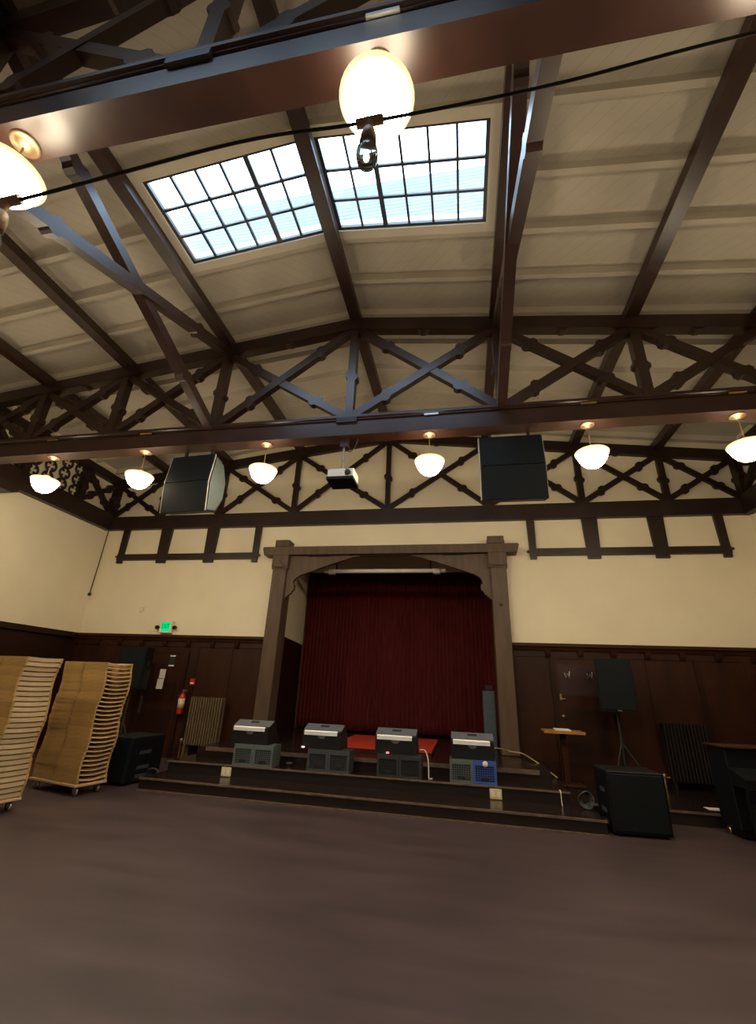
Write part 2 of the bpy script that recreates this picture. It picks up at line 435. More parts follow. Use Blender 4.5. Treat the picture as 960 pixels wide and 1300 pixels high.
# purlins
names = {0: 'dark ridge beam between the two skylights under the ceiling peak', -2.45: 'dark purlin along the left edge of the left skylight',
         2.45: 'dark purlin along the right edge of the right skylight', -4.53: 'dark purlin left of the one beside the left skylight',
         4.53: 'dark purlin crossing the cream boards right of the right skylight', -6.3: 'dark purlin nearest the left wall', 6.3: 'dark purlin nearest the right wall'}
for x, lb in names.items():
    m_ = BOX(x-.095, x+.095, YB, YF-.02, zp(x), zr(abs(x)+.095)-.002)
    tag(m_.build('purlin', 'timber'), lb, 'beam', 'purlins under the ceiling')
# lengthwise X braces between the trusses
def xbrace(x, ya, yb, label):
    r = empty('cross_brace', label, 'brace', (x, (ya+yb)/2, ZB), group='lengthwise cross braces between the trusses')
    d = (yb-ya)/2; ztop = zp(x)-.13-ZB
    for s in (1, -1):
        mb = member((-d*s, .34), (d*s, ztop), .15, -.07+.015*s, .07+.015*s, (.22, .78))
        mb.v = [(yy, xx, zz) for xx, yy, zz in mb.v]
        mb.build('brace', 'timber', r)
    return r
xbrace(-2.45, T2Y+.05, T1Y-.05, 'dark cross brace left of the left skylight, its upper faces shining blue')
xbrace(2.45, T2Y+.05, T1Y-.05, 'dark cross brace seen edge-on right of the right skylight')
xbrace(-2.45, T2Y-4.44, T2Y-.05, 'dark cross brace beyond the nearest truss at the top left corner')
xbrace(2.45, T2Y-4.44, T2Y-.05, 'dark cross brace behind the photographer, out of the view')

# ------------------------------------------------------------------ pendant lamps
def pendant(label, loc, lift=0.):
    r = empty('pendant_lamp', label, 'lamp', loc, group='pendant lamps under the tie beams')
    h = lift
    MB().lathe([(.0, 0), (.10, 0), (.10, -.012), (.085, -.02), (.072, -.02), (.06, -.035), (.045, -.04), (.03, -.055), (.0, -.055)]).build('canopy', 'bronze', r)
    MB().tube([(0, 0, -.05), (0, 0, -.37+h)], .008, 8).build('stem', 'bronze', r)
    MB().lathe([(.0, -.36+h), (.035, -.36+h), (.055, -.375+h), (.055, -.41+h), (.0, -.41+h)]).build('fitter', 'bronze', r)
    MB().lathe([(.0, -.705+h), (.05, -.70+h), (.10, -.68+h), (.145, -.64+h), (.182, -.58+h), (.206, -.52+h), (.214, -.49+h)], n=32).build('glass_shade', 'lamp', r)
    MB().lathe([(.205, -.462+h), (.15, -.44+h), (.08, -.42+h), (.05, -.41+h), (.0, -.41+h)], n=32).build('glass_dome', 'lampdome', r)
    MB().lathe([(.207, -.50+h), (.226, -.492+h), (.232, -.472+h), (.222, -.46+h), (.20, -.458+h)], n=32).build('shade_rim', 'lamprim', r)
    return r
LX = [-5.62, -3.69, -1.40, 1.32, 3.64, 5.60]
LL = ['lit pendant lamp first from the left wall under the far tie beam', 'lit pendant lamp left of the left hanging loudspeaker',
      'lit pendant lamp between the left hanging loudspeaker and the projector', 'lit pendant lamp between the projector and the right hanging loudspeaker',
      'lit pendant lamp just right of the right hanging loudspeaker', 'lit pendant lamp at the right edge of the photo under the far tie beam']
lamp0 = pendant(LL[0], (LX[0], T1Y+.01, ZB))
for k in range(1, 6): dup(lamp0, (LX[k], T1Y+.01, ZB), LL[k])
L2 = ['lit pendant lamp under the nearest beam, outside the left edge', 'lit pendant lamp under the nearest beam, beyond the left edge', 'large lit pendant lamp cut by the left edge of the photo near the ceiling',
      'largest lit pendant lamp, hanging from the nearest beam above the skylight', 'lit pendant lamp under the nearest beam just beyond the right edge', 'lit pendant lamp under the nearest beam, outside the right edge']
lamp2 = pendant(L2[0], (LX[0], T2Y+.01, ZB), .11)
for k in range(1, 6): dup(lamp2, (LX[k], T2Y+.01, ZB), L2[k])

# ------------------------------------------------------------------ string of bulbs close to the camera
def bez(pts, n=60):
    out = []
    for i in range(len(pts)-1):
        p0, p1, p2, p3 = [Vector(pts[max(0, min(len(pts)-1, i+k))]) for k in (-1, 0, 1, 2)]
        for j in range(n//(len(pts)-1)+1):
            t = j/(n//(len(pts)-1)+1)
            out.append(.5*((2*p1)+(-p0+p2)*t+(2*p0-5*p1+4*p2-p3)*t*t+(-p0+3*p1-3*p2+p3)*t**3))
    out.append(Vector(pts[-1])); return out
sl = empty('string_lights', 'black cable with hanging clear bulbs strung across the top of the view', 'string lights')
cp = [(-2.5, 1.33, 5.30), (-1.0, .9, 3.7), (-.3, .62, 2.95), (.3, .5, 2.62), (.73, .49, 2.58), (1.26, .53, 2.725), (1.56, .57, 2.79), (1.97, .61, 2.88), (2.38, .64, 2.99), (3.0, .75, 3.25), (4.0, 1.0, 4.0), (4.9, 1.33, 5.30)]
MB().tube(bez(cp, 90), .0042, 6).build('cable', 'cable', sl)
for (x, y, z) in ((1.56, .57, 2.79), (.745, .49, 2.583)):
    s_ = MB().tube([(x-.03, y-.003, z-.008), (x+.03, y+.003, z+.008)], .011, 8)
    s_.tube([(x, y, z), (x, y, z-.035)], [.011, .005], 8)
    s_.lathe([(.004, z-.03), (.014, z-.037), (.018, z-.055), (.0195, z-.085), (.0, z-.085)], x, y, 14)
    so = s_.build('bulb_socket', 'socket', sl)
    MB().lathe([(.012, z-.083), (.0175, z-.095), (.0235, z-.112), (.0245, z-.130), (.020, z-.150), (.010, z-.161), (.0, z-.163)], x, y, 16).build('bulb', 'bulb', so)

# ------------------------------------------------------------------ hanging loudspeakers and projector
def flown(label, loc, rz, w_):
    r = empty('hanging_loudspeaker', label, 'loudspeaker', loc, rz, 'loudspeakers hung from the far tie beam')
    h = .515
    prof = [(-.06, h), (-.12, .0), (-.06, -h), (.20, -h+.07), (.34, -.16), (.34, .16), (.20, h-.07)]
    MB().prism(prof, 'x', -w_/2+.02, w_/2-.02).build('cabinet', 'black', r)
    for s in (1, -1):
        g = MB(); g.prism([(-.085, h*s), (-.145, .006*s), (-.12, .006*s), (-.06, h*s)], 'x', -w_/2+.03, w_/2-.03)
        g.build('grille', 'grille', r)
    for s in (1, -1):
        g = MB(); x = s*(w_/2-.02)
        g.prism([(-.07, h), (-.13, .0), (-.07, -h), (-.055, -h+.01), (-.113, 0), (-.055, h-.01)], 'x', min(x, x+s*.018), max(x, x+s*.008))
        g.build('side_edge', 'ply', r)
        if s == 1:
            g = MB(); g.prism([(-.03, h-.03), (-.08, 0), (-.03, -h+.03), (.19, -h+.1), (.32, -.15), (.32, .15), (.19, h-.1)], 'x', x, x+.008); g.build('side_panel', 'grey', r)
    for s in (-1, 1): BOX(s*w_*.3-.02, s*w_*.3+.02, .02, .06, h-.06, h+.18).build('hanging_bracket', 'rubber', r)
    return r
flown('large dark loudspeaker hung from the far tie beam on the left, its side panel showing', (-2.71, 6.05, 4.63), math.radians(-4), .88)
flown('large dark loudspeaker hung from the far tie beam on the right beside the stage', (2.53, 6.06, 4.66), 0, .955)
pj = empty('projector', 'white and black projector hanging on a pole under the middle of the far tie beam', 'projector', (-.03, 5.97, 5.29))
BOX(-.075, .055, -.05, .05, -.16, 0).build('mount_box', 'timber', pj)
MB().tube([(-.02, 0, -.15), (-.02, 0, -.60)], .02, 10).build('pole', 'steel', pj)
BOX(-.07, .06, -.07, .07, -.615, -.59).build('mount_plate', 'steel', pj)
MB().prism([(-.17, -.62), (-.13, -.60), (.13, -.60), (.17, -.62), (.17, -.76), (-.17, -.76)], 'x', -.20, .20).build('body', 'white', pj)
BOX(-.21, .21, -.19, .19, -.80, -.755).build('base', 'black', pj)
BOX(.08, .10, -.175, -.16, -.735, -.63).build('vent', 'rubber', pj)
MB().lathe([(.0, -.20), (.045, -.20), (.05, -.165), (.0, -.165)], .12, -.69, 16, 'y').build('lens', 'rubber', pj)
MB().tube(bez([(.0, .02, -.14), (.03, .02, -.20), (.1, .02, -.21), (.16, .02, -.12), (.2, .02, 0)], 24), .009, 6).build('cable', 'cable', pj)

# ------------------------------------------------------------------ wainscot, rail, wall frames
def wainscot(nm, xa, xb, z0=0):
    t = struct(BOX(xa, xb, 9.95, 9.998, z0, 2.44).build(nm, 'panel'))
    n = max(1, round((xb-xa)/.85)); st = (xb-xa)/n
    for k in range(n+1):
        x = min(max(xa+k*st, xa+.05), xb-.05)
        BOX(x-.045, x+.045, 9.935, 9.951, z0+.2, 2.36).build('stile', 'panel' if k % 2 else 'paneldk', t)
    BOX(xa, xb, 9.93, 9.951, 2.30, 2.44).build('frieze', 'panel', t)
    BOX(xa, xb, 9.93, 9.951, z0, z0+.22).build('plinth', 'paneldk', t)
    return t
wl = wainscot('trim_2', -XW, -2.70); wr = wainscot('trim_3', 2.70, XW)
def rail(nm, xa, xb):
    prof = [(9.85, 2.50), (9.85, 2.56), (9.998, 2.56), (9.998, 2.42), (9.90, 2.42), (9.88, 2.48)]
    r = struct(MB().prism(prof, 'x', xa, xb).build(nm, 'panel'))
    k = math.ceil((abs(xa if xa > 0 else xb)-3.43)/.618)
    s = 1 if xa > 0 else -1
    for i in range(0, 8):
        x = s*(3.43+.618*i)
        if xa+.06 < x < xb-.06:
            MB().prism([(9.86, 2.44), (9.94, 2.44), (9.94, 2.29), (9.90, 2.30), (9.875, 2.35)], 'x', x-.05, x+.05).build('bracket', 'panel', r)
    return r
rail('trim_4', -XW, -2.70); rail('trim_5', 2.70, XW)
# side wall wainscot
for sg, nm in ((-1, 'trim_6'), (1, 'trim_7')):
    t = MB(); a, b = sorted((sg*XW, sg*(XW-.04))); t.box(a, b, YB, 9.95, 0, 2.44)
    a, b = sorted((sg*XW, sg*(XW-.12))); t.box(a, b, YB, 9.86, 2.44, 2.56)
    struct(t.build(nm, 'paneldk'))
struct(BOX(-XW, XW, YB, YB+.05, 0, 2.5).build('trim_10', 'paneldk'))
# three-panel frames hanging under the wall truss
def wall_frame(nm, s):
    t = MB()
    xs = [(3.26, 3.43), (4.45, 4.78), (5.81, 6.13), (7.11, 7.29)]
    for i, (a, b) in enumerate(xs):
        a, b = sorted((s*a, s*b)); c = (a+b)/2; h = (b-a)/2
        t.prism([(c-h, ZB+.01), (c+h, ZB+.01), (c+h*.8, 4.36), (c-h*.8, 4.36)], 'y', 9.93, 9.998)
    a, b = sorted((s*3.27, s*7.28)); t.box(a, b, 9.92, 9.998, 4.44, 4.60)
    t.box(a-.05, b+.05, 9.915, 9.998, 4.52, 4.56)
    struct(t.build(nm, 'timber2'))
wall_frame('trim_8', -1); wall_frame('trim_9', 1)

# ------------------------------------------------------------------ proscenium
pr = empty('proscenium_frame', 'heavy brown timber frame with curved brackets around the stage opening', 'stage frame', (0, 9.8, .495))
z0 = .495
for s in (-1, 1):
    a, b = sorted((s*2.38, s*2.72))
    BOX(a, b, -.06, .35, 0, 4.75-z0, bev=.012).build('post', 'post', pr)
    # cap block and stepped corbel at the head of each post
    c = MB(); a, b = sorted((s*2.34, s*2.70)); c.box(a, b, -.14, .19, 4.66-z0, 4.83-z0, bev=.01); c.build('cap_block', 'post', pr)
    a, b = sorted((s*2.36, s*2.72)); c = MB()
    c.prism([(-.10, 4.46-z0), (.1, 4.46-z0), (.1, 4.12-z0), (-.075, 4.12-z0), (-.10, 4.20-z0)], 'x', a-.02, b+.02)
    cx = (a+b)/2
    c.prism([(cx-.12, 4.16-z0), (cx+.12, 4.16-z0), (cx, 4.32-z0)], 'y', -.135, -.09)
    c.build('corbel', 'post', pr)
    # curved bracket board
    pts = [(2.385, 3.42), (2.33, 3.47), (2.27, 3.53), (2.23, 3.55), (2.215, 3.60), (2.165, 3.64), (2.155, 3.70), (2.165, 3.77), (2.20, 3.79),
           (2.19, 3.86), (2.13, 3.93), (2.04, 3.99), (1.92, 4.03), (1.62, 4.14), (1.2, 4.28), (.82, 4.40), (.62, 4.44), (.5, 4.49), (2.385, 4.49)]
    poly = [(s*x, z-z0) for x, z in pts]
    MB().prism(poly, 'y', .02, .11).build('bracket', 'post', pr)
    edge = [(s*x, .0, z-z0) for x, z in pts[:-2]]
    BOX(*sorted((s*1.33, s*1.85)), -.065, -.01, 4.44-z0, 4.475-z0).build('lintel_slot', 'holeshade', pr)
c = MB(); c.prism([(-3.02, 4.63-z0), (-2.99, 4.66-z0), (2.99, 4.66-z0), (3.02, 4.63-z0), (2.97, 4.46-z0), (-2.97, 4.46-z0)], 'y', -.115, .195)
c.build('lintel', 'post', pr)
MB().lathe([(.0, -.07), (.035, -.07), (.04, -.06), (.0, -.055)], 2.55, 3.32-z0, 16, 'y').build('boss', 'timber', pr)

# curtain
def curtain():
    x0, x1, zt_, zb_ = -2.73, 2.78, 5.3, .53
    n = 460; vs = []; fs = []
    rows = [zb_, zb_+.25, 1.6, 3.0, 4.3, zt_]
    for j, z in enumerate(rows):
        for i in range(n+1):
            u = i/n; x = x0+(x1-x0)*u
            ph = x*2*math.pi/.105+.9*math.sin(x*5.1)+.5*math.sin(x*11.7)
            am = .013+.005*math.sin(x*7)
            y = 12.42+am*math.sin(ph+.12*j)+(.05*math.sin(x*1.7))
            vs.append((x, y, z))
    for j in range(len(rows)-1):
        for i in range(n): a = j*(n+1)+i; fs.append((a, a+1, a+n+2, a+n+1))
    m_ = MB(); m_.add(vs, fs, True); o = m_.build('stage_curtain', 'curtain')
    md = o.modifiers.new('thick', 'SOLIDIFY'); md.thickness = .006
    return tag(o, 'closed dark red velvet curtain hanging across the stage', 'curtain')
curtain()
ps = empty('screen_case', 'pale roller case with end knobs hanging high in front of the red curtain', 'screen case', (-.13, 10.45, 4.235))
MB().tube([(-1.50, 0, 0), (1.50, 0, 0)], .05, 14).build('case', 'grey_screen', ps)
for x in (-1.32, 1.30): BOX(x-.09, x+.09, -.075, .075, -.08, .05, bev=.02).build('end_knob', 'grey_screen', ps)
for x in (-1.2, 1.15): BOX(x-.015, x+.015, -.015, .015, .03, 1.165).build('hanger', 'rubber', ps)

# ------------------------------------------------------------------ stage steps and stage floor
st = bpy.data.objects.new('stage', None); COL.objects.link(st); struct(st); tag(st, 'dark wooden stage with two long steps in front', 'stage')
BOX(-3.0, 3.0, 8.22, 13.2, .33, .495).build('stage_floor', 'step', st)
c = MB(); c.box(-2.83, 2.83, 8.20, 8.225, .44, .50); c.build('nosing', 'nosing', st)
# upper step
BOX(-3.18, 3.14, 7.70, 9.93, .165, .33).build('step', 'step', st)
BOX(-3.17, 3.13, 7.685, 7.70, .165, .315).build('riser', 'riser', st)
BOX(-3.19, 3.15, 7.665, 7.70, .312, .333).build('nosing', 'nosing', st)
# lower step: full width, deeper in the middle
c = MB(); c.prism([(-3.25, 7.14), (3.42, 7.03), (3.42, 7.97), (XW, 7.97), (XW, 9.93), (-3.25, 9.93)], 'z', 0, .165)
c.build('step', ['step'], st)
c = MB(); c.prism([(-3.26, 7.105), (3.43, 6.995), (3.43, 7.03), (-3.26, 7.14)], 'z', .145, .168); c.box(3.42, XW-.02, 7.94, 7.975, .145, .168); c.build('nosing', 'nosing', st)
c = MB(); c.prism([(-3.25, 7.125), (3.42, 7.015), (3.42, 7.03), (-3.25, 7.14)], 'z', 0.0, .146); c.box(3.42, XW-.02, 7.955, 7.972, 0, .146); c.build('riser', 'riser', st)
c = MB(); c.prism([(-3.26, 7.09), (3.43, 6.98), (3.43, 7.015), (-3.26, 7.125)], 'z', 0.0, .018); c.build('floor_bead', 'nosing', st)
# floor boxes on the upper riser
for x, lb in ((-2.11, 'pale socket plate on the step riser below the leftmost wedge monitor'), (2.125, 'pale socket plate on the step riser below the blue crate')):
    o = empty('socket_plate', lb, 'socket plate', (x, 7.683, .165), group='socket plates on the step riser')
    BOX(-.085, .085, -.02, .0, .005, .135, bev=.006).build('plate', 'label', o)
    for dx in (-.04, .04): BOX(dx-.022, dx+.022, -.026, -.02, .035, .105).build('socket', 'signbox', o)

# ------------------------------------------------------------------ crates with wedge monitors
def crate(label, loc, mk, dots=None):
    r = empty('crate', label, 'crate', loc, group='crates along the front of the stage')
    w_, d_, h_ = .1705, .168, .312
    c = MB(); t = .02; ti = h_-.015
    for sx in (-1, 1):
        a, b = sorted((sx*w_, sx*(w_-t)))
        c.box(a, b, -d_+t, d_-t, 0, ti)
    for sy in (-1, 1):
        a, b = sorted((sy*d_, sy*(d_-t)))
        c.box(-w_, -w_+.035, a, b, .04, .245); c.box(w_-.035, w_, a, b, .04, .245)
        c.box(-w_, w_, a, b, 0, .04); c.box(-w_, w_, a, b, .245, ti)
    c.box(-w_, w_, -d_, d_, ti, h_)
    c.build('body', mk, r)
    for sy in (-1, 1):
        y = sy*(d_-.012); g = MB()
        for k in range(9):
            x = -w_+.035+k*(2*w_-.07)/8; g.box(x-.005, x+.005, y-.003, y+.003, .03, .25)
        for k in range(8):
            z = .04+k*.205/7; g.box(-w_+.03, w_-.03, y-.003, y+.003, z-.005, z+.005)
        g.build('lattice', mk, r)
    BOX(-w_+.03, w_-.03, -d_+.03, d_-.03, .0, h_-.02).build('shadowed_inside', 'holeshade', r)  # solid black block painted in as the shade within the crate
    MB().prism([(-.05, .055), (.05, .055), (.06, .075), (.05, .095), (-.05, .095), (-.06, .075)], 'y', -d_-.003, -d_+.02).build('handle_slot', 'holeshade', r)
    return r
cr = [(-1.87, 'crategreen', 'grey-green crate under the leftmost wedge monitor, left of its pair'), (-1.525, 'crategreen', 'grey-green crate under the leftmost wedge monitor, right of its pair'),
      (-.60, 'crategrey', 'dark grey crate under the second wedge monitor from the left, left of its pair'), (-.255, 'crategrey', 'dark grey crate under the second wedge monitor from the left, right of its pair'),
      (.53, 'cratebk', 'black crate under the third wedge monitor from the left, left of its pair'), (.875, 'cratebk', 'black crate under the third wedge monitor from the left, right of its pair'),
      (1.643, 'crategreen', 'grey-green crate beside the blue crate under the rightmost wedge monitor'), (1.985, 'crateblue', 'blue crate with a white sticker under the rightmost wedge monitor')]
for x, mk, lb in cr:
    o = crate(lb, (x, 7.86, .33), mk)
    if mk == 'crateblue':
        MB().lathe([(.0, -.172), (.038, -.171), (.04, -.166), (.0, -.166)], .01, .272, 16, 'y').build('sticker', 'white', o)
def wedge(label, x, led=None):
    r = empty('wedge_monitor', label, 'stage monitor', (x, 7.88, .642), group='wedge monitors on crates along the stage')
    w_ = .32
    prof = [(-.16, 0), (-.20, .245), (-.155, .265), (.045, .345), (.10, .34), (.30, .06), (.30, 0)]
    MB().prism(prof, 'x', -w_, w_).build('cabinet', 'wedge', r)
    MB().prism([(-.152, .2665), (.045, .3455), (.045, .350), (-.155, .271)], 'x', -w_, w_).build('lit_top_panel', 'wedgetop', r)
    MB().prism([(-.203, .200), (-.212, .252), (-.175, .266), (-.17, .260), (-.197, .243), (-.192, .200)], 'x', -w_+.03, w_-.06).build('white_strip', 'strip', r)
    # handle recess and cup
    MB().prism([(-.09, .2925), (-.07, .3005), (.0, .3285), (.005, .3345), (-.095, .2945)], 'x', -.075, .075).build('handle_recess', 'holeshade', r)
    g = MB(); 
    pts = [(-.07, .205), (.07, .205), (.06, .175), (.035, .155), (0, .148), (-.035, .155), (-.06, .175)]
    vs = [(px, -.197+(.205-pz)*.16-.004, pz) for px, pz in pts]+[(px, -.197+(.205-pz)*.16+.01, pz) for px, pz in pts]
    n = len(pts); g.add(vs, [list(range(n)), list(range(n, 2*n))[::-1]]+[(i, n+i, n+(i+1) % n, (i+1) % n) for i in range(n)])
    g.build('handle_cup', 'wedgetop', r)
    if led:
        lx, mk = led
        BOX(lx-.022, lx+.022, -.19, -.165, .01, .03).build('indicator_light', mk, r)
    return r
wedge('leftmost wedge monitor with a white strip, on grey-green crates', -1.80)
wedge('second wedge monitor from the left with a white strip, on dark grey crates', -.56, (-.30, 'ledw'))
wedge('third wedge monitor from the left, a red light glowing at its base', .64, (-.12, 'led'))
wedge('rightmost wedge monitor with a white strip, above the blue crate', 1.82)
# red carpeted riser
rb = empty('drum_riser', 'low red carpeted riser behind the middle wedge monitors on the stage', 'riser', (.2, 9.9, .495))
BOX(-.95, .92, -1.0, 1.1, .055, .085).build('carpet', 'red', rb)
BOX(-.94, .91, -.99, 1.09, 0, .056).build('platform', 'panel', rb)
# tall grey-blue column speaker
cs = empty('column_loudspeaker', 'tall grey-blue loudspeaker standing at the right edge of the red curtain', 'loudspeaker', (2.24, 10.75, .495))
BOX(-.125, .125, -.12, .12, 0, 1.12, bev=.01).build('cabinet', 'greyblue', cs)
BOX(-.10, .10, -.128, -.119, .04, 1.06).build('grille', 'greyblue', cs)
BOX(-.06, .10, -.08, .08, 1.12, 1.24, bev=.02).build('top_handle', 'rubber', cs)
# small things on the steps
o = MB().lathe([(.0, 0), (.035, .002), (.055, .045), (.06, .05), (.05, .05), (.03, .01), (.0, .008)], 0, 0, 18).build('small_bowl', 'steel'); o.location = (-1.17, 8.0, .331)
tag(o, 'small silvery bowl on the step right of the leftmost crates', 'bowl')
tag(MB().tube(bez([(1.0, 7.98, .70), (1.08, 7.98, .69), (1.13, 7.9, .60), (1.145, 7.86, .45), (1.15, 7.85, .337), (1.2, 7.88, .337)], 40), .010, 6).build('cable', 'whitecable'), 'white cable dropping from the third wedge monitor onto the step', 'cable')
tag(MB().tube(bez([(2.16, 8.2, .76), (2.25, 8.9, .70), (2.42, 9.5, .62), (2.56, 9.6, .585), (2.74, 9.58, .57), (2.87, 9.1, .53), (3.01, 9.0, .45), (3.17, 8.73, .345)], 80), .011, 6).build('cable', 'tan'), 'tan cable trailing from the rightmost wedge monitor down the steps', 'cable')

tag(MB().tube(bez([(3.02, 7.75, .336), (3.02, 7.66, .335), (3.02, 7.655, .27), (3.02, 7.65, .19), (3.02, 7.62, .170)], 20), .007, 6).build('cord', 'whitecable'), 'short white cord hanging over the step edge right of the right socket plate', 'cable')

# ------------------------------------------------------------------ doors, signs, wall fittings
def door(nm, xc, zb, hgt, hinge):
    r = bpy.data.objects.new(nm, None); COL.objects.link(r); r.location = (xc, 9.94, zb); struct(r)
    w_ = .49
    c = MB(); c.box(-w_-.09, -w_, -.03, .0, 0, hgt+.08); c.box(w_, w_+.09, -.03, .0, 0, hgt+.08); c.box(-w_, w_, -.03, 0, hgt, hgt+.08); c.build('frame', 'paneldk', r)
    c = MB(); c.box(-w_, w_, -.018, .0, 0, hgt); c.build('leaf', 'panel', r)
    return r
d1 = door('door_1', -5.18, 0, 2.13, 1)
for a in ((-.4, .4, .25, .95), (-.4, .4, 1.1, 1.5)): BOX(a[0], a[1], -.026, -.017, a[2], a[3]).build('panel', 'paneldk', d1)
BOX(-.42, -.38, -.05, -.02, .85, 1.2).build('handle', 'steel', d1)
d2 = door('door_2', 4.02, .165, 2.1, 1)
BOX(-.44, .44, -.026, -.017, 1.42, 2.0).build('glass_panel', mat('dark_door_glass', (.05, .03, .03), .12, .1, 4), d2)
BOX(-.40, .40, -.024, -.017, .2, 1.2).build('panel', 'paneldk', d2)
c = MB(); c.box(-.455, -.415, -.03, -.017, 1.33, 1.45); c.tube([(-.43, -.025, 1.36), (-.43, -.07, 1.36), (-.36, -.07, 1.36)], .012, 8); c.build('lock_plate', 'brass', d2)
MB().lathe([(.0, -.09), (.025, -.085), (.03, -.07), (.012, -.05), (.012, -.02)], -.43, 1.05, 14, 'y').build('knob', 'brass', d2)
for x in (-.27, .15):  # bent steel rods added as the lamp glints in the door glass
    c = MB(); c.tube([(x-.05, -.03, 1.84), (x-.03, -.05, 1.75), (x, -.05, 1.83), (x+.03, -.05, 1.75), (x+.05, -.03, 1.87)], .009, 8); c.build('lamp_glint', 'steel', d2)
# notices
for (x0, x1, za, zb_, lb) in ((-5.26, -5.11, 1.585, 1.79, 'white paper notice on the left door, upper of the two'), (-5.28, -5.12, 1.36, 1.575, 'white paper notice on the left door, lower of the two')):
    o = BOX(x0, x1, 9.906, 9.909, za, zb_).build('notice', 'paper'); tag(o, lb, 'notice', 'paper notices on the left door')
o = empty('wall_plaque', 'small dark plaque with pale top and bottom edges above the paper notices', 'plaque', (-5.0, 9.908, 1.86))
BOX(-.075, .075, -.008, .006, -.01, .24).build('plate', 'rubber', o)
for z in (-.005, .21): BOX(-.07, .07, -.011, -.008, z, z+.03).build('pale_edge', 'white', o)
# exit sign
ex = empty('exit_sign', 'lit green exit sign with two emergency lamp heads above the wainscot rail', 'sign', (-5.36, 9.998, 2.60))
BOX(-.175, .155, -.09, 0, .0, .29, bev=.008).build('housing', 'signbox', ex)
BOX(-.125, .105, -.096, -.088, .055, .255).build('lit_face', 'exit', ex)
cu = bpy.data.curves.new('exit_text', 'FONT'); cu.body = 'EXIT'; cu.size = .115; cu.align_x = 'CENTER'; cu.align_y = 'CENTER'; cu.extrude = .002
tmp = bpy.data.objects.new('tmp', cu); COL.objects.link(tmp)
bpy.context.view_layer.update()
me = bpy.data.meshes.new_from_object(tmp.evaluated_get(bpy.context.evaluated_depsgraph_get()))
bpy.data.objects.remove(tmp)
me.materials.clear(); me.materials.append(M['exitdk'])
o = bpy.data.objects.new('letters', me); COL.objects.link(o); o.parent = ex; o.location = (-.01, -.099, .155); o.rotation_euler = (math.pi/2, 0, 0); o.scale = (.86, 1.45, 1)
for s, nm in ((-1, 0), (1, 0)):
    c = MB(); x = -.01+s*.235
    c.tube([(x, -.02, .14), (x, -.07, .14), (x, -.11, .13)], [.03, .045, .045], 12); c.box(min(x, x-s*.08), max(x, x-s*.08), -.045, -.02, .125, .155)
    c.build('lamp_head', 'panel', ex)
o = BOX(-5.9, -5.52, 9.985, 9.998, 2.635, 2.65).build('wall_conduit', 'casing'); tag(o, 'thin cream conduit on the wall left of the exit sign', 'conduit')
o = MB().box(-.06, .06, -.03, 0, -.07, .07, bev=.01).build('wall_sensor', 'casing', None, (-6.2, 9.998, 3.17)); tag(o, 'small cream box on the wall above left of the exit sign', 'sensor')
cc = empty('corner_cable', 'thin dark cable hanging down the left wall corner to a small clip', 'cable', (-7.80, 9.96, 5.28))
MB().tube([(0, 0, 0), (.0, -.01, -.9), (-.01, -.02, -1.72)], .011, 6).build('cord', 'panel', cc)
BOX(-.04, .03, -.05, .01, -1.78, -1.71, bev=.008).build('clip', 'rubber', cc)
# extinguisher and call point
fe = empty('fire_extinguisher', 'red fire extinguisher with a yellowed label on the wainscot beside the radiator', 'fire extinguisher', (-4.52, 9.84, .87))
MB().lathe([(.0, 0), (.065, 0), (.07, .02), (.07, .36), (.05, .41), (.022, .43), (.0, .43)], 0, 0, 20).build('cylinder', 'extred', fe)
MB().lathe([(.0705, .12), (.0725, .12), (.0725, .32), (.0705, .32)], 0, 0, 20).build('label_band', 'label', fe)
c = MB(); c.tube([(0, 0, .42), (0, 0, .47)], .018, 8); c.box(-.02, .09, -.012, .012, .455, .475); c.box(-.02, .11, -.012, .012, .485, .5); c.build('valve', 'steel', fe)
MB().tube(bez([(.0, -.02, .455), (-.06, -.04, .43), (-.085, -.03, .3), (-.08, -.01, .12)], 20), .011, 6).build('hose', 'rubber', fe)
BOX(-.03, .03, .06, .095, .1, .4).build('wall_bracket', 'rubber', fe)
ca = empty('fire_alarm', 'small red fire alarm box above the extinguisher', 'alarm', (-4.38, 9.94, 1.47))
BOX(-.055, .055, -.05, 0, 0, .14, bev=.008).build('box', 'extred', ca); BOX(-.04, .04, -.06, -.048, .03, .06).build('pull_bar', 'white', ca)

